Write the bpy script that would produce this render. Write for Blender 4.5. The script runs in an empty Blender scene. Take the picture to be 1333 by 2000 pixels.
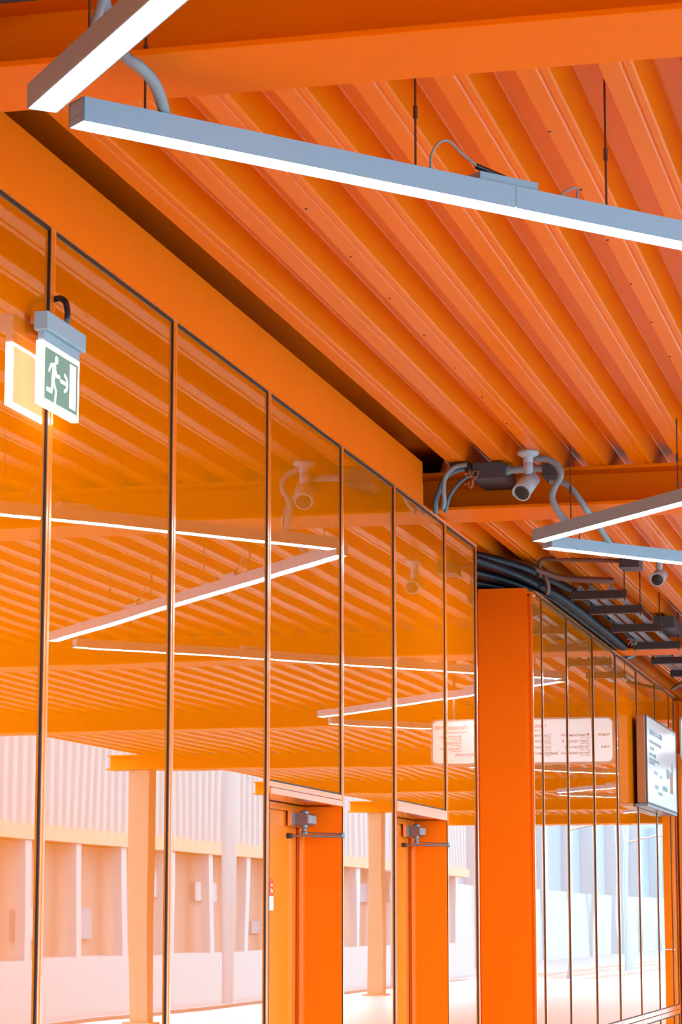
import bpy, bmesh, math, random
from mathutils import Vector, Matrix
random.seed(7)
S = bpy.context.scene
C = S.collection

# ------------------------------------------------------------------ camera
D = 3.0          # metres from the lens to the glass wall; every length below is given in this unit
EYE = 1.6
cd = bpy.data.cameras.new('camera')
cd.sensor_fit = 'VERTICAL'; cd.sensor_height = 36.0; cd.sensor_width = 24.0
cd.lens = 4900.0 / 2000.0 * 36.0
cd.clip_end = 2000
cam = bpy.data.objects.new('camera', cd); C.objects.link(cam)
cam.location = (0, 0, EYE)
cam.rotation_euler = (math.radians(90 + 9.2726), 0, math.radians(13.9578))
S.camera = cam

# ------------------------------------------------------------------ light
S.view_settings.view_transform = 'Standard'
S.view_settings.look = 'None'
S.view_settings.exposure = 2.3
S.view_settings.gamma = 1.0
S.view_settings.use_curve_mapping = False
w = bpy.data.worlds.new('world'); S.world = w; w.use_nodes = True
bg = w.node_tree.nodes['Background']
bg.inputs[0].default_value = (0.68, 0.88, 1.0, 1)
bg.inputs[1].default_value = 1.8
LAMP = 10.0

# ------------------------------------------------------------------ materials
MATS = {}
def mat(name, col, rough=0.5, metal=0.0, spec=0.5, coat=0.0, noise=0.0, nscale=8.0, bump=0.0, emit=0.0):
    m = bpy.data.materials.new(name); m.use_nodes = True
    nt = m.node_tree; b = nt.nodes['Principled BSDF']
    c = (*col, 1)
    b.inputs['Base Color'].default_value = c
    b.inputs['Roughness'].default_value = rough
    b.inputs['Metallic'].default_value = metal
    b.inputs['Specular IOR Level'].default_value = spec
    b.inputs['Coat Weight'].default_value = coat
    b.inputs['Coat Roughness'].default_value = 0.15
    if emit:
        b.inputs['Emission Color'].default_value = c
        b.inputs['Emission Strength'].default_value = emit
    if noise or bump:
        tc = nt.nodes.new('ShaderNodeTexCoord')
        n = nt.nodes.new('ShaderNodeTexNoise'); n.inputs['Scale'].default_value = nscale; n.inputs['Detail'].default_value = 5
        nt.links.new(tc.outputs['Object'], n.inputs['Vector'])
        if noise:
            r = nt.nodes.new('ShaderNodeMix'); r.data_type = 'RGBA'
            r.inputs[6].default_value = (*[x * (1 - noise) for x in col], 1)
            r.inputs[7].default_value = (*[min(1, x * (1 + noise)) for x in col], 1)
            nt.links.new(n.outputs['Fac'], r.inputs[0]); nt.links.new(r.outputs[2], b.inputs['Base Color'])
        if bump:
            bp = nt.nodes.new('ShaderNodeBump'); bp.inputs['Strength'].default_value = 1; bp.inputs['Distance'].default_value = bump
            nt.links.new(n.outputs['Fac'], bp.inputs['Height']); nt.links.new(bp.outputs[0], b.inputs['Normal'])
    MATS[name] = m
    return m
OR = (0.95, 0.175, 0.0)
M_OR = mat('orange_paint', OR, 0.42, spec=0.15, noise=0.05, nscale=1.5)
M_DECK = mat('orange_deck_paint', (0.87, 0.178, 0.0), 0.30, spec=0.08, noise=0.04, nscale=1.0)
M_BEAM = mat('orange_steel_paint', (0.88, 0.178, 0.0), 0.45, spec=0.05, noise=0.05, nscale=2.0)
M_TRIM = mat('orange_gloss_trim', (0.90, 0.215, 0.01), 0.22, coat=1.0)
M_DOOR = mat('orange_door_paint', (0.90, 0.23, 0.012), 0.28, coat=0.8)
M_GASK = mat('black_gasket', (0.012, 0.006, 0.004), 0.6)
M_LAMPB = mat('grey_aluminium', (0.27, 0.40, 0.51), 0.42, spec=0.5)
M_LAMPE = mat('lamp_diffuser', (0.92, 0.96, 1.0), 0.5, emit=LAMP)
M_ROD = mat('dark_steel_rod', (0.10, 0.05, 0.035), 0.45, metal=0.5)
M_HOSE = mat('grey_ribbed_hose', (0.27, 0.31, 0.34), 0.5)
M_HOSED = mat('dark_ribbed_hose', (0.009, 0.012, 0.02), 0.35)
M_HOSEB = mat('blue_grey_hose', (0.13, 0.20, 0.27), 0.4)
M_BLACK = mat('black_plastic', (0.012, 0.012, 0.014), 0.35)
M_WHITE = mat('white_housing', (0.42, 0.50, 0.54), 0.35)
M_BOX = mat('grey_plastic_box', (0.05, 0.055, 0.065), 0.5)
M_BROWN = mat('brown_steel_bar', (0.045, 0.022, 0.017), 0.5)
M_ZINC = mat('zinc_conduit', (0.20, 0.26, 0.31), 0.38, metal=0.3, noise=0.2, nscale=20)
M_CLOSE = mat('closer_bronze', (0.20, 0.13, 0.115), 0.35, metal=0.25)
M_CLOSG = mat('closer_steel_blue', (0.20, 0.27, 0.32), 0.3, metal=0.4)
M_SIGNG = mat('sign_green', (0.06, 0.13, 0.10), 0.35, emit=0.35)
M_SIGNW = mat('sign_lit_white', (1.0, 0.96, 0.90), 0.4, emit=1.6)
M_SIGNB = mat('sign_back_white', (1.0, 0.88, 0.66), 0.4, emit=0.30)
M_SIGNP = mat('sign_pictogram_white', (0.8, 0.72, 0.70), 0.4, emit=0.22)
M_SIGNH = mat('sign_housing_grey', (0.26, 0.36, 0.42), 0.45)
M_FLOOR = mat('pale_granite', (0.56, 0.66, 0.70), 0.35, noise=0.1, nscale=3)
M_GROUND = mat('pale_gravel', (0.13, 0.25, 0.29), 0.9, noise=0.25, nscale=4)
M_RED = mat('red_sticker', (0.80, 0.07, 0.012), 0.5)
M_PALE = mat('pale_sticker', (0.66, 0.72, 0.72), 0.5)
M_CLAD = mat('grey_sheet_cladding', (0.13, 0.31, 0.36), 0.6, noise=0.04, nscale=1)
M_BEIGE = mat('beige_wall', (0.16, 0.21, 0.21), 0.8, noise=0.2, nscale=0.3)
M_LTORG = mat('faded_orange', (0.36, 0.28, 0.20), 0.6, noise=0.1, nscale=1)
M_POST = mat('white_post', (0.15, 0.36, 0.42), 0.6)
M_HALL = mat('pale_blue_sheet', (0.03, 0.25, 0.34), 0.6, noise=0.05, nscale=0.2)
M_RAIL = mat('rail_steel', (0.35, 0.30, 0.27), 0.4, metal=0.7)
M_INK = mat('dark_lettering', (0.12, 0.11, 0.11), 0.6)
M_INKR = mat('red_lettering', (0.45, 0.12, 0.10), 0.6)
M_TEAL = mat('teal_dot', (0.05, 0.35, 0.33), 0.6)
M_BOARD = mat('lit_white_board', (0.50, 0.58, 0.62), 0.3, emit=0.20)
M_SCREEN = mat('lit_screen', (0.30, 0.43, 0.48), 0.2, coat=0.35, emit=0.12)
M_FRAME = mat('dark_frame', (0.05, 0.055, 0.06), 0.35)
M_CASE = mat('brown_orange_case', (0.32, 0.095, 0.018), 0.4)
M_COP = mat('copper_wire', (0.55, 0.22, 0.09), 0.35, metal=0.6)
M_PIPE = mat('brown_pipe', (0.20, 0.08, 0.05), 0.4)
M_SEAL = mat('joint_seal', (0.25, 0.20, 0.18), 0.6)

def glass_mat():
    # glass bonded over an orange sheet: part mirror, part orange
    m = bpy.data.materials.new('glazed_orange'); m.use_nodes = True
    nt = m.node_tree; nt.nodes.clear()
    out = nt.nodes.new('ShaderNodeOutputMaterial')
    mix = nt.nodes.new('ShaderNodeMixShader')
    d = nt.nodes.new('ShaderNodeBsdfDiffuse'); d.inputs[0].default_value = (0.64, 0.145, 0.0, 1)
    g = nt.nodes.new('ShaderNodeBsdfGlossy'); g.inputs['Roughness'].default_value = 0.006
    g.inputs[0].default_value = (1, 1, 1, 1)
    f = nt.nodes.new('ShaderNodeFresnel'); f.inputs['IOR'].default_value = 2.7
    tc = nt.nodes.new('ShaderNodeTexCoord')
    n = nt.nodes.new('ShaderNodeTexNoise'); n.inputs['Scale'].default_value = 0.8; n.inputs['Detail'].default_value = 1.0
    oi = nt.nodes.new('ShaderNodeObjectInfo')
    add = nt.nodes.new('ShaderNodeVectorMath'); add.operation = 'ADD'
    sc = nt.nodes.new('ShaderNodeVectorMath'); sc.operation = 'SCALE'; sc.inputs[3].default_value = 13.0
    cmb = nt.nodes.new('ShaderNodeCombineXYZ')
    nt.links.new(oi.outputs['Random'], cmb.inputs[0]); nt.links.new(oi.outputs['Random'], cmb.inputs[1])
    nt.links.new(cmb.outputs[0], sc.inputs[0])
    nt.links.new(tc.outputs['Object'], add.inputs[0]); nt.links.new(sc.outputs[0], add.inputs[1])
    nt.links.new(add.outputs[0], n.inputs['Vector'])
    bp = nt.nodes.new('ShaderNodeBump'); bp.inputs['Strength'].default_value = 1.0; bp.inputs['Distance'].default_value = 0.0012
    nt.links.new(n.outputs['Fac'], bp.inputs['Height'])
    nt.links.new(bp.outputs[0], g.inputs['Normal'])
    nt.links.new(f.outputs[0], mix.inputs[0]); nt.links.new(d.outputs[0], mix.inputs[1]); nt.links.new(g.outputs[0], mix.inputs[2])
    nt.links.new(mix.outputs[0], out.inputs[0])
    return m
M_GLASS = glass_mat()

# ------------------------------------------------------------------ mesh helpers
def P(x, y, z): return Vector((x * D, y * D, z * D + EYE))

class MB:
    def __init__(s): s.v = []; s.f = []; s.smooth = []
    def add(s, vs, fs, smooth=False):
        o = len(s.v); s.v += [Vector(v) for v in vs]
        for f in fs: s.f.append([i + o for i in f]); s.smooth.append(smooth)
        return s
    def box(s, x0, x1, y0, y1, z0, z1):
        a = P(min(x0, x1), min(y0, y1), min(z0, z1)); b = P(max(x0, x1), max(y0, y1), max(z0, z1))
        vs = [(x, y, z) for x in (a.x, b.x) for y in (a.y, b.y) for z in (a.z, b.z)]
        return s.add(vs, [(0, 1, 3, 2), (4, 6, 7, 5), (0, 4, 5, 1), (2, 3, 7, 6), (0, 2, 6, 4), (1, 5, 7, 3)])
    def bbox(s, x0, x1, y0, y1, z0, z1, bev):
        # box with chamfered edges (bev in metres)
        bm = bmesh.new()
        a = P(min(x0, x1), min(y0, y1), min(z0, z1)); b = P(max(x0, x1), max(y0, y1), max(z0, z1))
        bmesh.ops.create_cube(bm, size=1, matrix=Matrix.Translation((a + b) / 2) @ Matrix.Diagonal((b.x - a.x, b.y - a.y, b.z - a.z, 1)))
        bmesh.ops.bevel(bm, geom=bm.edges[:], offset=bev, segments=2, affect='EDGES', profile=0.5)
        bm.verts.ensure_lookup_table(); bm.verts.index_update()
        s.add([v.co.copy() for v in bm.verts], [[v.index for v in f.verts] for f in bm.faces]); bm.free()
        return s
    def tube(s, pts, r, n=10, cap=True, rib=0.0, ribstep=0.0, smooth=True):
        # pts in metres (Vectors); r in metres; rib = ring height, ribstep = ring pitch in metres
        pts = [Vector(p) for p in pts]
        rs = [r] * len(pts)
        if rib:
            L = [0]
            for a, b in zip(pts, pts[1:]): L.append(L[-1] + (b - a).length)
            tot = L[-1]; k = max(2, int(tot / (ribstep / 2))); np_, nr = [], []
            j = 0
            for i in range(k + 1):
                t = tot * i / k
                while j < len(L) - 2 and L[j + 1] < t: j += 1
                q = (t - L[j]) / max(1e-9, L[j + 1] - L[j])
                np_.append(pts[j].lerp(pts[j + 1], q)); nr.append(r + (rib if i % 2 else -rib))
            pts, rs = np_, nr
        up = Vector((0, 0, 1)); prev = None; rings = []
        for i, p in enumerate(pts):
            t = (pts[min(i + 1, len(pts) - 1)] - pts[max(i - 1, 0)]).normalized()
            if prev is None:
                u = t.cross(up)
                if u.length < 1e-3: u = t.cross(Vector((1, 0, 0)))
                u.normalize()
            else:
                u = (prev - t * prev.dot(t)).normalized()
            prev = u; v = t.cross(u)
            rings.append([p + (u * math.cos(2 * math.pi * k / n) + v * math.sin(2 * math.pi * k / n)) * rs[i] for k in range(n)])
        vs = [q for rg in rings for q in rg]; fs = []
        for i in range(len(rings) - 1):
            for k in range(n):
                fs.append((i * n + k, i * n + (k + 1) % n, (i + 1) * n + (k + 1) % n, (i + 1) * n + k))
        s.add(vs, fs, smooth)
        if cap: s.add(rings[0], [list(range(n))[::-1]]); s.add(rings[-1], [list(range(n))])
        return s
    def lathe(s, base, axis, prof, n=24):
        # prof: (distance along axis, radius) in metres, base point in metres
        axis = Vector(axis).normalized(); u = axis.cross(Vector((0, 0, 1)))
        if u.length < 1e-3: u = axis.cross(Vector((1, 0, 0)))
        u.normalize(); v = axis.cross(u); base = Vector(base); vs = []; fs = []
        for (a, r) in prof:
            for k in range(n):
                vs.append(base + axis * a + (u * math.cos(2 * math.pi * k / n) + v * math.sin(2 * math.pi * k / n)) * max(r, 1e-5))
        for i in range(len(prof) - 1):
            for k in range(n):
                fs.append((i * n + k, i * n + (k + 1) % n, (i + 1) * n + (k + 1) % n, (i + 1) * n + k))
        return s.add(vs, fs, True)
    def prism(s, poly, fn, t0, t1):
        # poly 2D points; fn(a, b, t) gives the 3D point
        n = len(poly)
        vs = [fn(a, b, t0) for a, b in poly] + [fn(a, b, t1) for a, b in poly]
        fs = [list(range(n))[::-1], [n + i for i in range(n)]] + [(i, (i + 1) % n, n + (i + 1) % n, n + i) for i in range(n)]
        return s.add(vs, fs)

WL = {}
def tag(o, label=None, cat=None, group=None, kind=None):
    if label: o['label'] = label
    if cat: o['category'] = cat
    if group: o['group'] = group
    if kind: o['kind'] = kind
    return o
def obj(name, mb, m, parent=None, label=None):
    me = bpy.data.meshes.new(name)
    if parent is not None: off = WL[parent.name]
    else:
        xs = [v.x for v in mb.v]; ys = [v.y for v in mb.v]; zs = [v.z for v in mb.v]
        off = Vector(((min(xs) + max(xs)) / 2, (min(ys) + max(ys)) / 2, min(zs)))
    me.from_pydata([v - off for v in mb.v], [], mb.f)
    me.polygons.foreach_set('use_smooth', mb.smooth); me.materials.append(m)
    bm = bmesh.new(); bm.from_mesh(me); bmesh.ops.recalc_face_normals(bm, faces=bm.faces[:]); bm.to_mesh(me); bm.free()
    me.update()
    o = bpy.data.objects.new(name, me); C.objects.link(o)
    if parent is not None: o.parent = parent
    else: o.location = off
    WL[o.name] = off
    if label: o['label'] = label
    return o
def thing(name, label, cat, loc, group=None):
    o = bpy.data.objects.new(name, None); C.objects.link(o); o.location = loc; o.empty_display_size = 0.1
    WL[o.name] = Vector(loc); tag(o, label, cat, group); return o
def struct(name, mb, m, parent=None):
    o = obj(name, mb, m, parent)
    if parent is None: o['kind'] = 'structure'
    return o
def curve_pts(ctrl, n=10):
    # Catmull-Rom through control points (D units) -> metre points
    c = [P(*q) for q in ctrl]; c = [c[0] + (c[0] - c[1])] + c + [c[-1] + (c[-1] - c[-2])]; out = []
    for i in range(1, len(c) - 2):
        for k in range(n):
            t = k / n
            out.append(0.5 * ((2 * c[i]) + (c[i + 1] - c[i - 1]) * t + (2 * c[i - 1] - 5 * c[i] + 4 * c[i + 1] - c[i + 2]) * t * t + (3 * c[i] - c[i - 1] - 3 * c[i + 1] + c[i + 2]) * t ** 3))
    out.append(c[-2]); return out
def text_mb(mb, s, loc, ux, uy, size, align='LEFT'):
    cu = bpy.data.curves.new('lettering', 'FONT'); cu.body = s; cu.size = size; cu.align_x = align; cu.resolution_u = 2; cu.extrude = 0.0008
    o = bpy.data.objects.new('lettering', cu); C.objects.link(o)
    bpy.context.view_layer.update()
    me = bpy.data.meshes.new_from_object(o.evaluated_get(bpy.context.evaluated_depsgraph_get()))
    ux = Vector(ux); uy = Vector(uy); uz = ux.cross(uy)
    mb.add([Vector(loc) + ux * v.co.x + uy * v.co.y + uz * v.co.z for v in me.vertices], [list(p.vertices) for p in me.polygons])
    bpy.data.objects.remove(o); bpy.data.curves.remove(cu); bpy.data.meshes.remove(me)

# ================================================================== STRUCTURE
ZF = -EYE / D            # floor level
ZC = 0.880               # underside of deck ribs
YE = 23.3                # far end of the canopy
XE = 2.28                # open edge of the canopy
floor = struct('floor', MB().box(-1.5, 2.7, -8, 24, ZF - 0.1, ZF), M_FLOOR)
ground = struct('floor_trackbed', MB().box(2.701, 60, -30, 140, ZF - 0.42, ZF - 0.38), M_GROUND)
struct('floor_beyond', MB().box(-12, 2.7, 24.001, 140, ZF - 0.42, ZF - 0.38), M_GROUND)

# corrugated deck
p = 0.0875
prof = [(0, .0012), (.0015, 0), (.0225, 0), (.0250, .0022), (.0275, 0), (.0345, 0), (.037, .0015), (.0475, .0345), (.0495, .036), (.0745, .036), (.0765, .0345), (.0868, .0025)]
x = -0.957
pl = [(-1.42, ZC + .052), (x - .004, ZC + .052), (x - .003, ZC + .036)]
while x < XE - 0.02:
    pl += [(x + a, ZC + b) for a, b in prof]; x += p
deck = MB(); vs = []; fs = []
for yy in (-7.5, YE):
    vs += [P(a, yy, b) for a, b in pl]
n = len(pl)
for i in range(n - 1): fs.append((i, i + 1, n + i + 1, n + i))
deck.add(vs, fs)
qs = []
for k in range(5, 0, -1): qs += [(-.957 - p * k + a, ZC + b) for a, b in prof]
qs.append((-.957, ZC + .0012)); n = len(qs)
deck.add([P(a, yy, b) for yy in (4.867, YE) for a, b in qs], [(i, i + 1, n + i + 1, n + i) for i in range(n - 1)])
# closing sheet above the ribs
deck.box(-1.42, XE, -7.5, YE, ZC + 0.056, ZC + 0.07)
ceiling = struct('ceiling', deck, M_DECK)
for xx in (-.7745, -.4285):
    for k in range(8):
        obj('screw', MB().lathe(P(xx, 2.70 + .235 * k, ZC - .0003), (0, 0, -1), [(0, .0055), (.003, .0050), (.0035, 0)], 10), M_BROWN, ceiling)
# roof edge band along the open side and the end
struct('trim_1', MB().box(XE, XE + .03, -7.5, YE + .03, .885, ZC + .08), M_BEAM)
struct('trim_2', MB().box(-1.42, XE, YE, YE + .03, .885, ZC + .08), M_BEAM)

# ---- left wall
TOP = .789; GB = -.285      # glass top / glass bottom (joint to the lower row)
J1 = [1.26, 1.72, 2.18, 2.6476, 3.1110, 3.5790, 4.0360, 4.4352, 4.8960, 5.2200]
J2 = [5.9200, 6.0790, 6.4760, 6.9470, 7.4186, 7.9010, 8.3780, 8.7754, 8.93]
J3 = [9.20, 9.66, 10.12, 10.58, 11.04, 11.5]
DOORS = {3.5790: (.2060, .1870), 4.4352: (.2160, .1970)}
wall = MB()
def back(y0, y1, z0, z1, x0=-1.13, x1=-1.0125): wall.box(x0, x1, y0, y1, z0, z1)
for J in (J1, J2, J3):
    for a, b in zip(J, J[1:]):
        if a in DOORS:
            zb, zl = DOORS[a]; back(a, b, zb, TOP + .004)
        else: back(a, b, ZF, TOP + .004)
back(-7.5, 1.26, ZF, TOP + .004)
struct('wall_left', wall, M_OR)
struct('wall_light_block', MB().box(-1.46, XE, -7.70, -7.60, ZF, ZC + .07), M_OR)  # unseen wall added behind the camera to keep daylight off the beam webs
# wall behind the plant space, up to the deck
struct('wall_back', MB().box(-1.46, -1.42, -7.5, YE, ZF, ZC + .06), M_OR)
# return faces of the alcove between the two glazed runs
rt = MB().box(-1.42, -1.06, 5.932, 5.96, ZF, .7755)
rt.box(-1.06, -1.0045, 5.930, 5.96, ZF, .7755)
struct('wall_alcove', rt, M_OR)
struct('trim_3', MB().box(-1.42, -.9990, 5.9245, 5.985, .7790, .7840), M_TRIM)
struct('trim_4', MB().box(-1.0045, -.9990, 5.926, 5.936, ZF, .7785), M_TRIM)
# fascia over the first run, open where the beam passes
fa = MB().box(-1.012, -1.0, -7.5, 4.683, .7915, .8340); fa.box(-1.012, -1.0008, -7.5, 4.683, .8344, .8790)
fa.box(-1.012, -1.0, 4.893, 5.057, .7965, .8790)
struct('trim_5', fa, M_OR)
struct('trim_6', MB().box(-1.0125, -.9992, -1, 5.222, .7895, .7925).box(-1.0125, -.9988, 4.684, 5.226, .7925, .7962), M_TRIM)
struct('trim_7', MB().box(-1.06, -.9988, 5.986, 8.94, .7875, .7935), M_TRIM)
struct('trim_8', MB().box(-1.06, -.9988, 9.19, 11.5, .7875, .7935), M_TRIM)
# mullions
for k, J in enumerate((J1, J2, J3)):
    mu = MB()
    for y in J:
        wd = .0075 if k == 0 else .004
        if y in (5.2200, 8.93): mu.box(-1.0125, -.9995, y - .004, y + .004, ZF, .7895); continue
        if y == 5.9200: continue
        mu.box(-1.0125, -1.0, y - wd, y + wd, ZF, .7895)
        if k == 0: mu.box(-1.0, -.9992, y - .0012, y + .0010, ZF, .7895)
    struct('trim_%d' % (9 + k), mu, M_TRIM)
# glass: one panel per bay
ORD = {}
def glass(name, y0, y1, z0, z1, label, gap=.009, wd=.0080, tilt=True, grp=None):
    a, b = y0 + wd, y1 - wd
    t = thing('glass_wall_panel', label, 'glass panel', P(-1.006, (a + b) / 2, z0), grp)
    g = MB().box(-1.0085, -1.0030, a, b, z0, z1)
    go = obj('glass_pane', g, M_GLASS, t)
    lw = .0022; q = MB()
    # rubber seal around the pane, standing a little proud of it
    q.box(-1.0118, -1.0006, b - lw, b, z0, z1); q.box(-1.0118, -1.0024, a, a + lw, z0, z1)
    q.box(-1.0118, -1.0004, a + lw, b - lw, z1 - .0030, z1); q.box(-1.0118, -1.0012, a + lw, b - lw, z0, z0 + .0022)
    obj('rubber_seal', q, M_GASK, t)
    ang = random.uniform(-.0011, .0011); ang2 = random.uniform(-.0006, .0006)
    go.rotation_euler = (0, ang2, ang)
    return t
names1 = ['reflecting glass wall panel out past the left edge', 'glass wall panel second out past the left edge',
  'tall glass wall panel at the left edge, left of the exit sign bracket',
  'tall glass wall panel right behind the lit exit sign, reflecting the lamp tip',
  'tall glass wall panel left of the first door, reflecting grey cladding at its foot',
  'shorter glass panel above the door nearest the viewer',
  'tall glass wall panel between the two orange doors',
  'shorter glass panel above the second, farther door',
  'tall narrow glass panel ending the near wall, beside the alcove']
for i, (a, b) in enumerate(zip(J1, J1[1:])):
    if i == 0: continue
    z0 = DOORS[a][0] if a in DOORS else GB
    glass('g', a, b, z0, .7890, names1[i], grp='glass panels of the near wall')
    if a not in DOORS and i > 6: pass
names2 = ['narrow glass sliver beside the orange alcove face', 'glass panel second from the alcove on the far wall, mirroring a white board',
  'glass panel third from the alcove on the far wall', 'glass panel fourth from the alcove, mirroring the board end',
  'glass panel just left of the wall-mounted light box', 'glass panel behind the near end of the light box',
  'glass panel behind the middle of the light box', 'last glass sliver of the far wall at the right edge']
for i, (a, b) in enumerate(zip(J2, J2[1:])):
    glass('g', a + (.014 if i == 0 else 0), b, GB, .7870, names2[i], wd=.0042, grp='glass panels of the far wall')
for i, (a, b) in enumerate(zip(J3, J3[1:])):
    glass('g', a, b, GB, .7870, ['glass panel beyond the kiosk, mirroring a lamp tip'] [0] + (' (%s of the remote wall)' % ['first', 'second', 'third', 'fourth', 'fifth'][i]), wd=.0042, grp='glass panels of the remote wall')
# transom and lower glass row
struct('trim_12', MB().box(-1.0125, -1.0, 5.94, 8.93, GB - .0135, GB - .0005).box(-1.0125, -1.0, 5.94, 8.93, GB - .030, GB - .0165), M_TRIM)
struct('trim_13', MB().box(-1.0120, -1.0035, 5.94, 8.93, GB - .0165, GB - .0135), M_GASK)
for i, (a, b) in enumerate(zip(J2[3:], J2[4:])):
    glass('g', a, b, ZF + .02, GB - .031, 'low glass panel under the transom, %s from the right edge' % ['fifth', 'fourth', 'third', 'second', 'first'][i], wd=.0042, grp='low glass panels')

# ================================================================== DOORS
for k, (a, (zb, zl)) in enumerate(DOORS.items()):
    b = {3.5790: 4.0360, 4.4352: 4.8960}[a]
    L, R = a + .0075, b - .0075
    # lintel
    lt = MB()
    if k == 0: lt.box(-1.012, -1.0, L, R, zb - .0085, zb - .0005); lt.box(-1.012, -.9980, L, R, zl, zb - .0100)
    else: lt.box(-1.012, -.9990, L, R, zl, zb - .0005)
    lt.box(-1.09, -1.012, L, R, zl + .0015, zb)
    d = struct('door_%d' % (k + 1), lt, M_TRIM)
    # reveal: far jamb stepped, near jamb
    j = MB().box(-1.066, -1.0, R - .0005, b - .001, ZF, zl); j.box(-1.082, -1.066, R - .008, b - .001, ZF, zl)
    j.box(-1.082, -1.0, a + .001, L + .0005, ZF, zl)
    obj('door_jamb', j, M_OR, d)
    obj('door_stop', MB().box(-1.0685, -1.0625, R - .0125, R - .0005, ZF, zl - .022), M_TRIM, d)
    hd = MB().box(-1.090, -1.066, L, R - .008, zl - .0100, zl); hd.box(-1.071, -1.0655, R - .078, R - .008, zl - .034, zl - .0100)
    obj('door_header', hd, M_DOOR, d)
    obj('door_leaf', MB().box(-1.090, -1.075, L + .002, R - .0105, ZF + .004, zl - .0105), M_DOOR, d)
    obj('door_gap', MB().box(-1.088, -1.0745, R - .0103, R - .0082, ZF + .004, zl - .0345), M_GASK, d)
    hn = MB().tube([P(-1.075, L + .035, ZF + .33), P(-1.060, L + .035, ZF + .33), P(-1.060, L + .085, ZF + .33)], .009)
    obj('door_handle', hn, M_CLOSG, d)
    # ---- door closer
    zc = zl - .0135
    cl = thing('door_closer', ['grey bronze door closer with folded arm on the nearer door', 'grey bronze door closer with folded arm on the farther door'][k], 'door closer', P(-1.06, R - .06, zl - .055), 'door closers over the two doors')
    y0 = R - .072; y1 = R - .010
    body = MB()
    pf = [(-1.0655, zc - .019), (-1.0655, zc + .0005), (-1.0480, zc + .0015), (-1.0410, zc - .0015), (-1.0410, zc - .0165), (-1.0480, zc - .0190)]
    body.prism(pf, lambda u, v, t: P(u, t, v), y0 + .004, y1)
    obj('body', body, M_CLOSE, cl)
    obj('end_cap', MB().prism(pf[:2] + [(-1.0610, zc + .001), (-1.0610, zc - .0192)], lambda u, v, t: P(u, t, v), y0, y0 + .004), M_CLOSG, cl)
    obj('cover_plate', MB().box(-1.0412, -1.0400, y0 + .008, y1 - .002, zc - .0155, zc - .0025), M_HOSE, cl)
    ym = y0 + .026; xm = -1.0515
    obj('top_knob', MB().lathe(P(xm, ym, zc + .000), (0, 0, 1), [(0, .020), (.010, .022), (.016, .017), (.018, 0)]), M_CLOSG, cl)
    obj('spindle', MB().lathe(P(xm, ym, zc - .0185), (0, 0, -1), [(0, .015), (.012, .018), (.014, .011), (.03, .011), (.032, .017), (.045, .017), (.046, 0)]), M_CLOSG, cl)
    ze = zc - .0350; xe = -.9900; ye = ym + .010
    obj('main_arm', MB().tube([P(xm + .003, ym, zc - .0305), P(xe, ye, ze + .0025)], .0035), M_CLOSE, cl)
    ff = MB(); q0 = P(-1.0700, ym - .018, ze - .001); q1 = P(xe, ye, ze - .0015)
    mid = q0.lerp(q1, .42)
    ff.tube([q0, mid], .0045); ff.tube([mid, q1], .008)
    obj('fore_arm', ff, M_CLOSE, cl)
    obj('elbow_joint', MB().lathe(P(xe, ye, ze + .005), (0, 0, -1), [(0, 0), (.001, .011), (.03, .011), (.031, 0)]), M_CLOSG, cl)
    obj('leaf_bracket', MB().bbox(-1.075, -1.0675, ym - .026, ym - .010, ze - .005, ze + .003, .002), M_BLACK, cl)
s1 = obj('door_sticker', MB().box(-1.0750, -1.0744, 3.830, 3.8770, .0405, .0665), M_RED, None)
tag(s1, 'red sticker with white marks on the leaf of the nearer door', 'sticker')
mk = MB()
for (yy, zz, ww, hh) in [(3.868, .057, .0035, .0035), (3.869, .0475, .003, .0045), (3.864, .050, .002, .003)]:
    mk.box(-1.0744, -1.0742, yy - ww, yy + ww, zz - hh / 2, zz + hh / 2)
obj('white_marks', mk, M_PALE, s1)
tag(obj('door_label', MB().box(-1.0750, -1.0745, 3.830, 3.8790, .0175, .0395), M_PALE), 'pale blank label under the red sticker on the nearer door', 'label')

# ================================================================== BEAMS
def beam(y0, y1, label, x0=-1.41, x1=2.46):
    t = thing('steel_beam', label, 'beam', P(.4, (y0 + y1) / 2, .80), 'steel beams crossing under the deck')
    ym = (y0 + y1) / 2
    obj('bottom_flange', MB().bbox(x0, x1, y0, y1, .800, .8066, .003), M_BEAM, t)
    obj('web', MB().box(x0, x1, ym - .004, ym + .004, .8066, .8735), M_BEAM, t)
    obj('top_flange', MB().box(x0, x1, y0 + .02, y1 - .02, .8735, .8798), M_BEAM, t)
    return t
beam(2.137, 2.263, 'broad orange steel beam across the top of the view, in front of the deck ribs')
beam(4.787, 4.947, 'orange steel beam behind the white camera and its ribbed hoses')
bl = ['orange beam behind the perforated tray bars near the right edge', 'orange beam far beyond the light box, fourth of the row', 'fifth orange beam, mirrored low in the glass', 'sixth orange beam, mirrored low in the glass', 'seventh orange beam from the viewer', 'eighth and last orange beam by the canopy end']
for i in range(6):
    yc = 7.53 + 2.667 * i
    beam(yc - .08, yc + .08, bl[i])
def column(xx, yy, label):
    t = thing('canopy_column', label, 'column', P(xx, yy, ZF), 'columns along the open canopy edge')
    obj('shaft', MB().bbox(xx - .055, xx + .055, yy - .055, yy + .055, ZF + .012, .7995, .012), M_LTORG, t)
    obj('base_plate', MB().box(xx - .085, xx + .085, yy - .085, yy + .085, ZF, ZF + .012), M_LTORG, t)
for i, yy in enumerate([7.53, 12.86, 18.2, 23.1]):
    column(2.28, yy, 'orange canopy column at the platform edge, %s along, mirrored in the glass' % ['first', 'second', 'third', 'fourth'][i])

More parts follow.
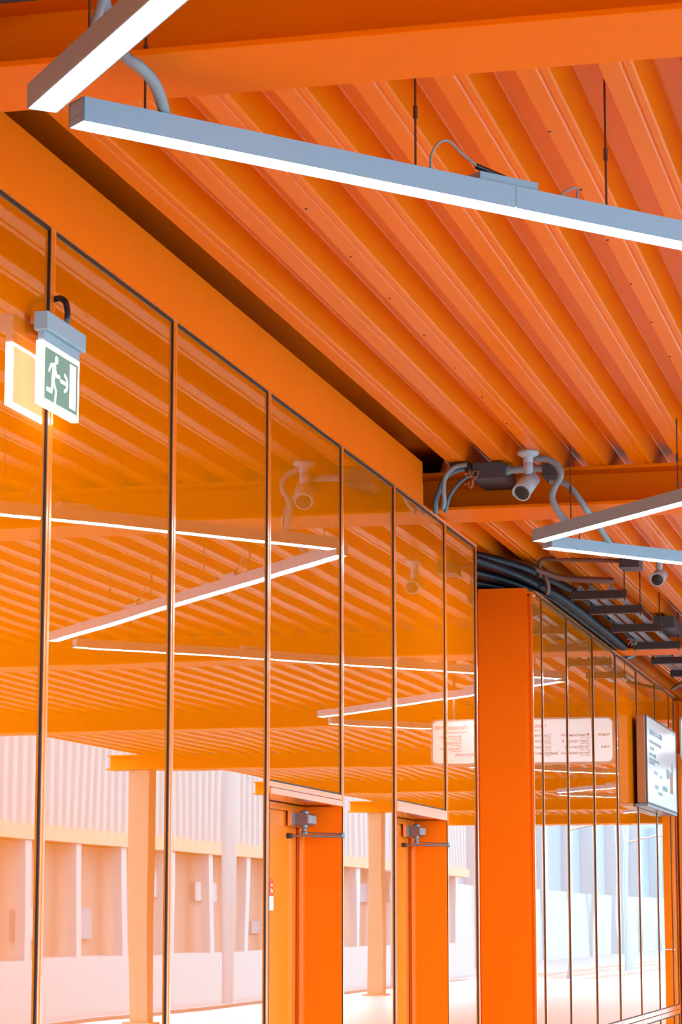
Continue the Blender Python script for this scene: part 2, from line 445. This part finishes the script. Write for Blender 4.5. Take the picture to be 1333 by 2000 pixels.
# ================================================================== ZIGZAG LAMPS
ZL = .733; HL = .0235; WLM = .0145
def lamp(a, b, label, joints=(1 / 3, 2 / 3), rods=(.06, .27, .42, .60, .76, .94), gear=True, flip=False):
    t = thing('linear_lamp', label, 'pendant lamp', P((a[0] + b[0]) / 2, (a[1] + b[1]) / 2, ZL), 'zigzag row of linear pendant lamps')
    A = P(a[0], a[1], ZL); B = P(b[0], b[1], ZL); d = (B - A).normalized(); nrm = Vector((-d.y, d.x, 0)); L = (B - A).length
    up = Vector((0, 0, 1)); hw = WLM * D; h = HL * D
    def bar(mb, s0, s1, n0, n1, z0, z1):
        vs = [A + d * s + nrm * q + up * z for s in (s0, s1) for q in (n0, n1) for z in (z0, z1)]
        mb.add(vs, [(0, 1, 3, 2), (4, 6, 7, 5), (0, 4, 5, 1), (2, 3, 7, 6), (0, 2, 6, 4), (1, 5, 7, 3)])
    cuts = [0] + [L * j for j in joints] + [L]
    for i, (s0, s1) in enumerate(zip(cuts, cuts[1:])):
        m = MB(); g = .0015
        s0 += g if i else 0; s1 -= g if i < len(cuts) - 2 else 0
        bar(m, s0, s1, -hw, -hw + .004, 0.0, h); bar(m, s0, s1, hw - .004, hw, 0.0, h); bar(m, s0, s1, -hw + .004, hw - .004, h - .006, h)
        bar(m, s0, s1, -hw + .004, hw - .004, .020, .024)
        if i == 0: bar(m, s0, s0 + .004, -hw, hw, .0, h)
        if i == len(cuts) - 2: bar(m, s1 - .004, s1, -hw, hw, 0.0, h)
        ho = obj('housing', m, M_LAMPB, t)
        e = MB(); bar(e, s0 + (.004 if i == 0 else 0), s1 - (.004 if i == len(cuts) - 2 else 0), -hw + .004, hw - .004, .0015, .008)
        obj('diffuser', e, M_LAMPE, t)
    for j in joints:
        s = L * j; m = MB(); bar(m, s - .13, s + .10, -.030, .030, h, h + .030); obj('joint_cover', m, M_LAMPB, t)
        m = MB(); bar(m, s - .0015, s + .0015, -hw - .0006, hw + .0006, .004, h + .0006); obj('joint_seal', m, M_SEAL, t)
        if gear:
            c0 = A + d * (s - .30) + up * h; c1 = A + d * (s - .11) + up * (h + .038)
            pts = [c0, c0 + up * .06 + d * .004, c0 + up * .105 + d * .035, c0 + up * .115 + d * .075, c0 + up * .085 + d * .12, c1 + up * .012]
            q = []
            for i in range(len(pts) - 1):
                for k in range(5):
                    p0 = pts[max(i - 1, 0)]; p1 = pts[i]; p2 = pts[i + 1]; p3 = pts[min(i + 2, len(pts) - 1)]; u = k / 5
                    q.append(.5 * (2 * p1 + (p2 - p0) * u + (2 * p0 - 5 * p1 + 4 * p2 - p3) * u * u + (3 * p1 - p0 - 3 * p2 + p3) * u ** 3))
            q.append(pts[-1])
            obj('supply_cable', MB().tube(q, .0042, 8), M_HOSE, t)
            obj('plug', MB().tube([c1 + up * .016 - d * .012, c1 + up * .010 + d * .02, c1 - up * .004 + d * .10], .0095, 10), M_BLACK, t)
            c2 = A + d * (s + .20) + up * h
            obj('link_cable', MB().tube([c2, c2 + up * .035 + d * .04, c2 + up * .052 + d * .075, c2 + up * .050 + d * .09, c2 + up * .03 + d * .086, c2 + d * .078], .004, 8), M_HOSE, t)
    for r in rods:
        b0 = A + d * (L * r) + up * h; z1 = (ZC + .0235) * D + EYE
        m = MB().tube([b0, Vector((b0.x, b0.y, z1))], .0038, 8)
        m.tube([b0 + up * .165, b0 + up * .205], .0072, 8)
        obj('hanging_rod', m, M_ROD, t)
    return t
lamp((.33, .72), (-.799, 2.078), 'near pendant lamp bar coming in from the top left corner', gear=False, rods=(.3, .93))
lamp((-.782, 2.122), (.33, 3.375), 'longest looking grey lamp bar sloping right across the upper view', joints=(.305, .645), rods=(.044, .234, .386, .62, .80, .95))
lamp((.33, 3.45), (-.795, 4.803), 'warm-toned lamp bar rising to the right edge, in front of the ribbed hoses', rods=(.06, .25, .42, .58, .72, .93))
lamp((-.793, 4.888), (.33, 6.235), 'grey lamp bar just below the rising one at the right edge', rods=(.05, .27, .42, .60, .76, .94))
lab = ['lamp bar mirrored as the lower line in the glass', 'lamp bar mirrored beside the white board', 'remote lamp bar, seventh of the zigzag', 'remote lamp bar, eighth of the zigzag', 'remote lamp bar, ninth of the zigzag', 'remote lamp bar, tenth of the zigzag', 'remote lamp bar, eleventh of the zigzag', 'last remote lamp bar of the zigzag']
i = 0
for Yl in (7.65, 10.42, 13.19, 15.96):
    lamp((.32, Yl - 1.27), (-.808, Yl - .045), lab[i], gear=False, rods=(.1, .5, .9)); i += 1
    lamp((-.803, Yl + .04), (.28, Yl + 1.20), lab[i], gear=False, rods=(.1, .5, .9)); i += 1

# ================================================================== EXIT SIGN
es = thing('exit_sign', 'lit green exit sign with running figure, arrow and door on the near wall', 'exit sign', P(-.98, 2.63, .568))
obj('housing', MB().bbox(-.9885, -.9715, 2.566, 2.692, .6520, .6730, .003), M_SIGNH, es)
obj('neck', MB().box(-.9855, -.9775, 2.572, 2.686, .6405, .6520), M_SIGNH, es)
obj('plate', MB().box(-.9862, -.9783, 2.5735, 2.6845, .5725, .6370), M_SIGNB, es)
rim = MB()
for a in ((2.570, 2.5735, .569, .6405), (2.6845, 2.688, .569, .6405), (2.5735, 2.6845, .569, .5725), (2.5735, 2.6845, .637, .6405)):
    rim.box(-.9865, -.9782, *a)
obj('glowing_rim', rim, M_SIGNW, es)
ga, gb, gc, gd = 2.5765, 2.6830, .5760, .6345
gp = obj('green_panel', MB().box(-.9783, -.9778, ga, gb, gc, gd), M_SIGNG, es)
pic = MB()
def F(u, v, t): return P(t, ga + (gb - ga) * u, gc + (gd - gc) * v)
def stroke(mb, pts, wd):
    asp = (gb - ga) / (gd - gc)
    for (a, b), (c, d_) in zip(pts, pts[1:]):
        dx, dy = (c - a) * asp, d_ - b; l = math.hypot(dx, dy) or 1; dx /= l; dy /= l; poly = []
        for k in range(9):
            an_ = math.atan2(dy, dx) + math.pi / 2 + math.pi * k / 8; poly.append((a + math.cos(an_) * wd / 2 / asp, b + math.sin(an_) * wd / 2))
        for k in range(9):
            an_ = math.atan2(dy, dx) - math.pi / 2 + math.pi * k / 8; poly.append((c + math.cos(an_) * wd / 2 / asp, d_ + math.sin(an_) * wd / 2))
        mb.prism(poly, F, -.9778, -.9776)
asp = (gb - ga) / (gd - gc)
pic.prism([(.335 + .048 * math.cos(2 * math.pi * k / 20) , .86 + .085 * math.sin(2 * math.pi * k / 20)) for k in range(20)], F, -.9778, -.9776)
stroke(pic, [(.275, .70), (.235, .42)], .17)
stroke(pic, [(.28, .75), (.17, .70), (.12, .58)], .075)
stroke(pic, [(.29, .72), (.33, .55), (.43, .56)], .075)
stroke(pic, [(.245, .42), (.33, .24), (.31, .03)], .09)
stroke(pic, [(.225, .42), (.20, .20), (.07, .20)], .09)
obj('running_figure', pic, M_SIGNP, es)
ar = MB(); stroke(ar, [(.47, .50), (.64, .50)], .075)
stroke(ar, [(.59, .66), (.655, .60), (.675, .50), (.655, .40), (.59, .34)], .07)
obj('arrow', ar, M_SIGNP, es)
obj('door_symbol', MB().prism([(.745, .07), (.93, .07), (.93, .95), (.745, .95)], F, -.9778, -.9776), M_SIGNP, es)
bk = MB().box(-.9985, -.985, 2.640, 2.668, .6735, .6815); bk.box(-.9985, -.9965, 2.640, 2.668, .662, .6735); bk.box(-.9965, -.9885, 2.60, 2.66, .657, .668)
obj('wall_bracket', bk, M_BROWN, es)
obj('cable_gland', MB().lathe(P(-.9765, 2.640, .6725), (0, 0, 1), [(0, .013), (.012, .013), (.014, .010), (.03, .010), (.031, 0)]), M_CLOSG, es)
obj('cable_hose', MB().tube(curve_pts([(-.9765, 2.640, .680), (-.9765, 2.641, .690), (-.980, 2.643, .7015), (-.988, 2.648, .7075), (-.9975, 2.652, .7080)]), .0105, 12, rib=.0008, ribstep=.006), M_HOSED, es)

es.location.x -= .009
# ================================================================== HOSES AT THE NEAR LAMPS
hs = obj('ribbed_hose', MB().tube(curve_pts([(-.742, 2.075, .8795), (-.743, 2.08, .85), (-.738, 2.09, .81), (-.727, 2.098, .787), (-.716, 2.11, .779), (-.712, 2.145, .772), (-.718, 2.198, .7568)], 14), .0165, 14, rib=.0012, ribstep=.007), M_HOSE)
tag(hs, 'thick grey ribbed hose looping down onto the near lamp bar', 'hose')
hs = obj('ribbed_hose', MB().tube(curve_pts([(-.712, 2.02, .8795), (-.713, 2.02, .84), (-.720, 2.01, .80), (-.728, 1.998, .757)], 12), .0125, 12, rib=.001, ribstep=.006), M_HOSE)
tag(hs, 'pale ribbed hose behind the lamp bar in the top left corner', 'hose')
jb = thing('junction_box', 'dark grey junction box on the beam in the top left corner', 'junction box', P(-.90, 2.10, .862))
obj('body', MB().bbox(-.98, -.825, 2.06, 2.13, .8600, .8785, .006), M_BOX, jb)
obj('lid', MB().bbox(-.975, -.830, 2.055, 2.06, .8615, .8770, .003), M_BOX, jb)

# ================================================================== SECURITY CAMERAS
def cctv(c, label, sc=1.0, aim=(-.30, -1, -.52)):
    # c: centre of the ceiling plate, D units
    t = thing('security_camera', label, 'security camera', P(*c), 'white bullet cameras')
    b = P(*c)
    pl = obj('mounting_plate', MB().lathe(b, (0, 0, -1), [(0, 0), (.0, .056 * sc), (.018 * sc, .057 * sc), (.024 * sc, .048 * sc), (.034 * sc, .028 * sc), (.040 * sc, 0)], 32), M_WHITE, t)
    obj('stem', MB().lathe(b + Vector((0, 0, -.030 * sc)), (0, 0, -1), [(0, .027 * sc), (.03 * sc, .026 * sc), (.032 * sc, .023 * sc), (.034 * sc, .026 * sc), (.07 * sc, .024 * sc), (.10 * sc, .018 * sc), (.101 * sc, 0)], 24), M_WHITE, t)
    ax = Vector(aim).normalized(); piv = b + Vector((0, .005, -.168 * sc)); st = piv - ax * .070 * sc
    obj('body', MB().lathe(st, ax, [(0, 0), (0, .026 * sc), (.012 * sc, .037 * sc), (.10 * sc, .040 * sc), (.17 * sc, .043 * sc), (.176 * sc, .047 * sc), (.182 * sc, .047 * sc), (.183 * sc, .040 * sc), (.178 * sc, .039 * sc)], 36), M_WHITE, t)
    ls = obj('lens_glass', MB().lathe(st + ax * .1785 * sc, ax, [(0, .0395 * sc), (.001 * sc, .0385 * sc), (.0012 * sc, 0)], 32), M_BLACK, t)
    dots = MB(); u = ax.cross(Vector((0, 0, 1))).normalized(); v = ax.cross(u)
    for k in range(10):
        an_ = 2 * math.pi * k / 10
        dots.lathe(st + ax * .1795 * sc + (u * math.cos(an_) + v * math.sin(an_)) * .030 * sc, ax, [(0, .0022 * sc), (.0012, .0018 * sc), (.0015, 0)], 8)
    obj('infrared_diode', dots, M_CLOSG, ls)
    # sun shield: upper half shell
    sh = MB(); vs = []; n = 20
    for s_ in (.03, .186):
        for rr in (.047, .0495):
            for k in range(n + 1):
                an_ = math.pi * (-.08 + 1.16 * k / n); vs.append(st + ax * s_ * sc + (u * math.cos(an_) - v * math.sin(an_)) * rr * sc * (1 if v.z < 0 else 1))
    m1 = n + 1; fs = []
    for k in range(n):
        fs += [(k, k + 1, 2 * m1 + k + 1, 2 * m1 + k), (m1 + k, 3 * m1 + k, 3 * m1 + k + 1, m1 + k + 1), (k, m1 + k, m1 + k + 1, k + 1), (2 * m1 + k, 2 * m1 + k + 1, 3 * m1 + k + 1, 3 * m1 + k)]
    sh.add(vs, fs, True); obj('sun_shield', sh, M_WHITE, t)
    return t
cctv((-.783, 4.62, .8798), 'white bullet camera hanging from the deck in front of the second beam', 1.1, aim=(-.24, -1, -.72))
cctv((-.700, 6.00, .8798), 'white bullet camera cut by the right edge, below the grey lamp bar', 1.05, aim=(-.05, -1, -.35))

def jbox(x0, x1, y0, y1, z0, z1, label, hang=False):
    t = thing('junction_box', label, 'junction box', P((x0 + x1) / 2, (y0 + y1) / 2, z0), 'grey junction boxes')
    obj('body', MB().bbox(x0, x1, y0, y1, z0, z1, .005), M_BOX, t)
    obj('lid', MB().bbox(x0 - .001, x1 + .001, y0, y1, z0 - .003, z0 + .003, .003), M_BOX, t)
    if hang: obj('hanger', MB().tube([P((x0 + x1) / 2, (y0 + y1) / 2, z1), P((x0 + x1) / 2, (y0 + y1) / 2, ZC)], .008), M_BROWN, t)
    return t
jbox(-.906, -.845, 4.70, 4.838, .848, .8775, 'dark grey junction box left of the white camera, on the beam')
jbox(-.773, -.745, 4.72, 4.80, .851, .874, 'small grey box right behind the white camera stem')
pp = MB().tube([P(-.848, 4.735, .8660), P(-.770, 4.735, .8665)], .022, 14); pp.tube([P(-.846, 4.735, .8660), P(-.838, 4.735, .8660)], .029, 14)
tag(obj('conduit_pipe', pp, M_HOSE), 'short grey pipe joining the dark box to the camera mount', 'pipe')
def hose(ctrl, r, m, label, rib=.0028, step=.014, n=12):
    o = obj('ribbed_hose', MB().tube(curve_pts(ctrl, n), r, 14, rib=rib, ribstep=step), m); tag(o, label, 'hose'); return o
hose([(-.775, 4.66, .872), (-.752, 4.66, .870), (-.733, 4.66, .857), (-.727, 4.66, .838), (-.738, 4.66, .818), (-.745, 4.665, .798), (-.738, 4.67, .775), (-.7265, 4.70, .7568)], .0185, M_HOSE, 'grey ribbed hose nearer the camera, falling in an S to the warm lamp bar')
hose([(-.765, 4.76, .846), (-.738, 4.755, .840), (-.720, 4.758, .826), (-.706, 4.765, .806), (-.697, 4.785, .789), (-.690, 4.85, .780), (-.688, 4.93, .769), (-.684, 5.02, .7568)], .0165, M_HOSE, 'grey ribbed hose sloping right behind the S-shaped one')
hose([(-.905, 4.72, .868), (-.935, 4.72, .868), (-.962, 4.72, .855), (-.977, 4.725, .830), (-.985, 4.73, .806), (-.989, 4.75, .790)], .0150, M_HOSEB, 'blue grey hose curving down to the wall top, left strand', rib=.0014, step=.008)
hose([(-.905, 4.745, .862), (-.925, 4.745, .858), (-.945, 4.745, .842), (-.962, 4.75, .820), (-.972, 4.76, .792)], .0110, M_HOSEB, 'thin blue hose in the middle of the curving bundle', rib=.0012, step=.007)
hose([(-.915, 4.69, .872), (-.938, 4.69, .868), (-.956, 4.69, .852), (-.963, 4.70, .830), (-.966, 4.72, .808), (-.974, 4.745, .7985)], .0130, M_HOSE, 'grey hose on the right of the curving bundle by the wall top', rib=.0013, step=.008)
br = MB().box(-.952, -.912, 4.70, 4.73, .8735, .8795); br.box(-.920, -.912, 4.695, 4.70, .858, .8795)
tag(obj('hose_bracket', br, M_BROWN), 'small steel bracket clamping the blue grey hoses under the deck', 'bracket')
def wires(c, n, r, size, m, label):
    mb = MB(); c = P(*c)
    for k in range(n):
        p0 = c + Vector([random.uniform(-1, 1) * size * .5 for _ in range(3)]); pts = [p0]; v = Vector((random.uniform(-1, 1), random.uniform(-.4, .4), random.uniform(-1, 1))).normalized()
        for q in range(14):
            v = (v + Vector((random.uniform(-.9, .9), random.uniform(-.5, .5), random.uniform(-.9, .9)))).normalized(); pts.append(pts[-1] + v * size * .13)
            if (pts[-1] - c).length > size: v = (c - pts[-1]).normalized()
        mb.tube(pts, r, 6)
    o = obj('loose_wires', mb, m); tag(o, label, 'wires'); return o
wires((-.903, 4.69, .843), 9, .0028, .055, M_COP, 'tangle of copper coloured wires left of the dark junction box')
wires((-.905, 4.69, .855), 5, .0030, .045, M_BLACK, 'black wire ends mixed in above the copper tangle')

# ================================================================== PLANT SPACE: BUNDLES AND TRAYS
ZW = .8
hose([(-1.25, 5.45, .865), (-1.20, 5.60, .858), (-1.12, 5.75, .846), (-1.06, 5.90, .834), (-1.012, 6.10, .822), (-.985, 6.28, .812), (-.978, 6.50, .810), (-.978, 7.2, .810), (-.978, 7.42, .808)], .036, M_HOSED, 'thick black ribbed hose, lower strand beside the far wall top', rib=.0025, step=.014, n=16)
hose([(-1.25, 5.60, .838), (-1.19, 5.72, .834), (-1.12, 5.85, .824), (-1.06, 6.00, .816), (-1.016, 6.22, .813), (-1.006, 6.5, .812), (-1.006, 7.2, .812), (-1.006, 7.42, .810)], .034, M_HOSED, 'thick black ribbed hose nearest the far wall top', rib=.0025, step=.014, n=16)
hose([(-1.25, 5.40, .858), (-1.19, 5.62, .858), (-1.10, 5.80, .856), (-1.03, 5.98, .851), (-.985, 6.20, .842), (-.955, 6.45, .836), (-.950, 7.2, .836), (-.950, 7.40, .832)], .030, M_HOSED, 'black hose on top of the bundle above the far wall', rib=.0022, step=.013, n=16)
hose([(-1.3, 5.75, .815), (-1.22, 5.83, .812), (-1.13, 5.93, .808), (-1.07, 6.05, .806), (-1.035, 6.3, .812), (-1.03, 7.1, .812), (-1.03, 7.35, .812)], .028, M_HOSED, 'black hose at the bottom of the bundle, touching the alcove trim', rib=.0022, step=.013, n=16)
hose([(-1.06, 5.98, .868), (-1.03, 6.02, .860), (-.99, 6.06, .848), (-.955, 6.08, .838), (-.915, 6.09, .833), (-.868, 6.10, .831), (-.826, 6.11, .829)], .024, M_PIPE, 'dusty ribbed hose lying level above the first tray bar', rib=.0022, step=.011, n=14)
pc = MB().tube(curve_pts([(-1.000, 6.05, .835), (-1.000, 6.05, .868), (-.992, 6.05, .879), (-.97, 6.05, .8795), (-.86, 6.05, .8725), (-.79, 6.05, .868)], 12), .016, 12)
tag(obj('conduit_pipe', pc, M_PIPE), 'brown pipe bending over and running right below the grey lamp bar', 'pipe')
jbox(-.800, -.752, 6.02, 6.10, .852, .8785, 'grey box half hidden behind the grey lamp bar')
jbox(-.860, -.800, 7.20, 7.44, .838, .870, 'dark grey box behind the third tray bar', hang=False)
bar_lbl = ['brown perforated tray bar highest and nearest', 'brown perforated tray bar, second down the slope', 'brown perforated tray bar, third down, with the hose ends beside it', 'brown perforated tray bar, fourth down the slope', 'brown perforated tray bar, fifth down, cut by the right edge', 'lowest brown perforated tray bar at the right edge']
YB = [6.165, 6.475, 6.90, 7.36, 7.80, 8.22]
for i, y in enumerate(YB):
    x0, x1, z0 = -.942, -.802, .7930
    if i == 5: x0 = -.93
    t = thing('tray_bar', bar_lbl[i], 'bracket', P((x0 + x1) / 2, y, z0), 'perforated bars carrying the conduits')
    m = MB().box(x0, x1, y, y + .003, z0, z0 + .0205); m.box(x0, x1, y + .003, y + .020, z0, z0 + .002); m.box(x0, x1, y + .003, y + .020, z0 + .0185, z0 + .0205)
    obj('channel', m, M_BROWN, t)
    for k in range(6):
        xx = x0 + (x1 - x0) * (k + .6) / 6.2
        obj('hole', MB().lathe(P(xx, y - .0002, z0 + .011), (0, -1, 0), [(-.002, .0068), (0, .0068), (.0001, 0)], 12), M_BLACK, t)
    for xx, zt in ((x0 + .006, .84 if i in (0,) else ZC + .001), (x1 - .006, ZC + .001)):
        m = MB().tube([P(xx, y + .010, z0 - .006), P(xx, y + .010, zt + .02 if zt > .85 else zt)], .0052, 8); m.tube([P(xx, y + .010, z0 + .0205), P(xx, y + .010, z0 + .0235)], .011, 6)
        obj('threaded_rod', m, M_ROD, t)
for i, (xx, r, lb) in enumerate([(-.914, .0170, 'left'), (-.887, .0175, 'middle'), (-.838, .0175, 'right')]):
    m = MB().prism([(xx - .008, ZW + .0140), (xx + .008, ZW + .0140), (xx + .008, ZW + .0165), (xx + .0055, ZW + .0165), (xx + .0055, ZW + .0150), (xx - .0055, ZW + .0150), (xx - .0055, ZW + .0165), (xx - .008, ZW + .0165)], lambda a, b, t: P(a, t, b - .0005), 6.14, 8.6)
    m.tube([P(xx, 6.14, ZW + .0200), P(xx, 8.6, ZW + .0200)], .012, 10)
    tag(obj('conduit_run', m, M_ZINC), 'pale zinc conduit on the tray bars, the %s one of three' % lb, 'conduit', 'conduits on the tray bars')
wires((-.868, 6.14, .842), 6, .0028, .06, M_COP, 'copper wire ends above the first tray bar')
wires((-.93, 7.28, .812), 8, .0030, .06, M_HOSE, 'pale wire tangle where the black hoses end')
wires((-.83, 6.93, .800), 3, .0025, .035, M_COP, 'few copper wires between the second and third tray bars')
hose([(-.995, 7.62, .795), (-.965, 7.66, .812), (-.93, 7.70, .832), (-.90, 7.74, .848)], .018, M_HOSEB, 'dark blue hose rising right from the far wall top', rib=.001, step=.008)
dp = MB().tube([P(-.985, 8.75, .800), P(-.905, 8.45, .800)], .018, 12)
tag(obj('conduit_pipe', dp, M_HOSED), 'short black pipe slanting from the last tray bar to the wall top', 'pipe')
bl2 = MB().bbox(-1.10, -1.035, 6.10, 6.13, .83, .875, .003)
tag(obj('steel_post', bl2, M_BEAM), 'orange steel plate standing in the dark space above the hoses', 'plate')
cb = MB().tube(curve_pts([(-1.010, 6.06, .855), (-.995, 6.07, .848), (-.985, 6.08, .820), (-.990, 6.10, .801)], 8), .017, 12)
tag(obj('conduit_pipe', cb, M_PIPE), 'brown pipe elbow dropping to the far wall corner', 'pipe')

# ================================================================== LIGHT BOX ON THE FAR WALL
ib = thing('light_box', 'wall-mounted glowing information light box on the far wall', 'light box', P(-.975, 8.19, .355))
y0, y1, z0, z1 = 7.785, 8.60, .362, .636
obj('case', MB().bbox(-.9910, -.9620, y0, y1, z0, z1, .012), M_CASE, ib)
fr = MB().box(-.9625, -.9580, y0, y1, z0, z0 + .005); fr.box(-.9625, -.9580, y0, y1, z1 - .005, z1); fr.box(-.9625, -.9580, y0, y0 + .010, z0 + .005, z1 - .005); fr.box(-.9625, -.9580, y1 - .01, y1, z0 + .005, z1 - .005)
obj('frame', fr, M_FRAME, ib)
obj('screen', MB().box(-.9620, -.9592, y0 + .010, y1 - .01, z0 + .005, z1 - .005), M_SCREEN, ib)
for ya in (y0 + .12, y1 - .17): obj('wall_mount', MB().box(-1.0024, -.991, ya, ya + .05, z0 + .02, z1 - .02), M_FRAME, ib)
obj('bottom_ledge', MB().box(-1.000, -.960, y0 + .02, y1, z0 - .0085, z0 - .001), M_CLOSG, ib)
tm = MB(); rows = [('Правила пользования', .036, .580), ('Московское центральное кольцо', .022, .553), ('Схема линий', .022, .533), ('Билеты и тарифы', .022, .513), ('Пересадки бесплатно в течение', .018, .498), ('девяноста минут', .018, .488)]
for s_, sz, z in rows:
    text_mb(tm, s_, P(-.9591, y0 + .07, z), (0, 1, 0), (0, 0, 1), sz * 2.7)
obj('lettering', tm, mat('grey_print', (.22, .25, .28), .5), ib)
gx = MB()
for (yy, zz, a, b) in [(.18, .445, .10, .012), (.33, .440, .06, .010), (.20, .400, .09, .014), (.40, .405, .14, .016), (.52, .45, .08, .03), (.66, .46, .05, .05), (.28, .385, .12, .010)]:
    gx.box(-.9592, -.9590, y0 + yy, y0 + yy + a, zz + .015, zz + .015 + b)
obj('map_blocks', gx, mat('pale_grey_print', (.24, .33, .37), .5), ib)
ph = MB().box(-.9592, -.9589, y0 + .62, y0 + .70, .42, .49)
obj('photo_print', ph, mat('brown_photo_print', (.40, .22, .16), .5, noise=.6, nscale=30), ib)

# ================================================================== HANGING STATION BOARD
sb = thing('station_board', 'white hanging station board with rounded corners and lists of stops, mirrored in the glass', 'sign', P(-.60, 8.17, .508))
X0, X1, Z0, Z1 = -.897, -.285, .509, .661
def rrect(x0, x1, z0, z1, r, n=6):
    pts = []
    for cx, cz, a0 in ((x1 - r, z1 - r, 0), (x0 + r, z1 - r, 90), (x0 + r, z0 + r, 180), (x1 - r, z0 + r, 270)):
        for k in range(n + 1):
            a = math.radians(a0 + 90 * k / n); pts.append((cx + r * math.cos(a), cz + r * math.sin(a)))
    return pts
obj('case', MB().prism(rrect(X0, X1, Z0, Z1, .022), lambda a, b, t: P(a, t, b), 8.158, 8.185), mat('warm_grey_case', (.30, .25, .24), .4), sb)
obj('face', MB().prism(rrect(X0 + .006, X1 - .006, Z0 + .006, Z1 - .006, .017), lambda a, b, t: P(a, t, b), 8.1565, 8.158), M_BOARD, sb)
tm = MB(); tr = MB()
def bt(mb, s_, xx, zz, sz): text_mb(mb, s_, P(xx, 8.1563, zz), (1, 0, 0), (0, 0, 1), sz)
bt(tr, 'Нижегородская', -.672, .627, .060); bt(tm, 'to Nizhegorodskaya', -.655, .616, .026)
bt(tr, '/ Локомотив', -.415, .627, .060); bt(tm, 'to Lokomotiv station', -.405, .616, .026)
cols = [(-.885, ['линия', '', 'зона']), (-.822, ['Фонвизинская', 'Парк города 8', 'Октябрьская', 'Белокаменная, Зона 1']), (-.690, ['Соколиная Гора', 'Дубровка', 'Автозаводская', 'Красный Строитель']), (-.51, ['Угрешская', 'Шелепиха', 'Хорошёво', 'Зорге, Панфиловская']), (-.385, ['Ростокино', 'Коптево', 'Лихоборы', ''])]
for xx, rw in cols:
    for k, s_ in enumerate(rw):
        if s_:
            bt(tm, s_, xx, .5985 - .0195 * k, .042)
            bt(tm, 'station name %s' % '', xx, .5925 - .0195 * k, .020) if xx > -.88 else None
obj('lettering', tm, M_INK, sb); obj('heading_lettering', tr, M_INKR, sb)
obj('line_dot', MB().lathe(P(-.7045, 8.1562, .5425), (0, -1, 0), [(0, .010), (.001, .010), (.0012, 0)], 16), M_TEAL, sb)
for xx in (-.82, -.36):
    obj('hanging_rod', MB().tube([P(xx, 8.171, Z1), P(xx, 8.171, ZC + .01)], .012, 10), M_BROWN, sb)

# ================================================================== KIOSK CORNER AT THE RIGHT EDGE
kc = thing('kiosk_corner', 'orange panelled block with a pale edge strip at the right edge', 'kiosk', P(-.8, 9.1, ZF))
for k, (a, b) in enumerate([(ZF, -.10), (-.096, .370), (.374, .590)]):
    obj('panel', MB().bbox(-.985, -.945, 9.02, 9.17, a, b, .004), M_OR, kc)
obj('edge_strip', MB().bbox(-1.0, -.986, 9.00, 9.17, ZF, .592, .004), M_DOOR, kc)

# ================================================================== ACROSS THE TRACKS (seen in the glass)
tr_ = None
for i, xx in enumerate((3.4, 3.92, 4.6, 5.12)):
    m = MB().box(xx - .012, xx + .012, -10, 90, ZF - .34, ZF - .325); m.box(xx - .022, xx + .022, -10, 90, ZF - .38, ZF - .34)
    tag(obj('rail', m, M_RAIL), 'steel rail beside the platform, %s from the platform edge' % ['first', 'second', 'third', 'fourth'][i], 'rail', 'rails across the tracks')
hall = thing('clad_hall', 'long hall with grey ribbed cladding across the tracks, mirrored at the foot of the glass', 'building', P(7.0, 25, ZF))
vs = []; k = 0; y = 12.0; n = 0
while y < 44:
    for dy, dx in ((0, 0), (.10, 0), (.13, .035), (.21, .035)): vs.append((6.72 + dx, y + dy)); n += 1
    y += .24
cl = MB().add([P(a, b, .93) for a, b in vs] + [P(a, b, 2.1) for a, b in vs], [(i, i + 1, n + i + 1, n + i) for i in range(n - 1)])
obj('cladding', cl, M_CLAD, hall)
obj('core', MB().box(6.80, 9.5, 12, 44, .93, 2.1), M_CLAD, hall)
obj('edge_beam', MB().box(6.65, 6.80, 12, 44, .78, .925), M_LTORG, hall)
obj('lower_wall', MB().box(6.95, 9.5, 12, 44, ZF - .4, .78), M_BEIGE, hall)
obj('plinth', MB().box(6.6, 6.95, 12, 44, ZF - .4, ZF + .18), M_POST, hall)
random.seed(3)
for k in range(22):
    yy = 12.4 + 1.45 * k
    obj('post', MB().box(6.68, 6.78, yy, yy + .16, ZF + .18, .78), M_POST, hall)
for k in range(16):
    yy = 13 + 1.95 * k + random.uniform(-.4, .4); zz = random.uniform(-.2, .35); h_ = random.uniform(.12, .35); w_ = random.uniform(.3, .9)
    obj('window', MB().box(6.90, 6.96, yy, yy + w_, zz, zz + h_), M_POST if k % 3 else M_HALL, hall)
h2 = thing('pale_hall', 'pale blue hall far down the tracks, mirrored in the far wall', 'building', P(11, 70, ZF))
obj('upper_wall', MB().box(8.2, 16, 46, 110, .75, 3.5), M_HALL, h2)
obj('lower_wall', MB().box(8.0, 16, 46, 110, ZF - .4, .75), M_POST, h2)
for k in range(14):
    yy = 47 + 4.4 * k
    obj('pilaster', MB().box(7.9, 8.2, yy, yy + .8, ZF - .4, 3.0), M_POST, h2)
for k in range(7):
    yy = 14.5 + 6.5 * k
    t = thing('track_mast', 'white mast between the tracks, %s down the line' % ['first', 'second', 'third', 'fourth', 'fifth', 'sixth', 'seventh'][k], 'mast', P(4.26, yy, ZF - .38), 'masts between the tracks')
    obj('pole', MB().tube([P(4.26, yy, ZF - .38), P(4.26, yy, 1.9)], .17, 12), M_POST, t)
    obj('bracket_arm', MB().tube([P(4.26, yy, 1.45), P(3.5, yy, 1.6)], .05, 8), M_RAIL, t)
bw = MB().box(2.60, 2.63, 8, 24, ZF, ZF + .02)
struct('trim_14', bw, M_POST)
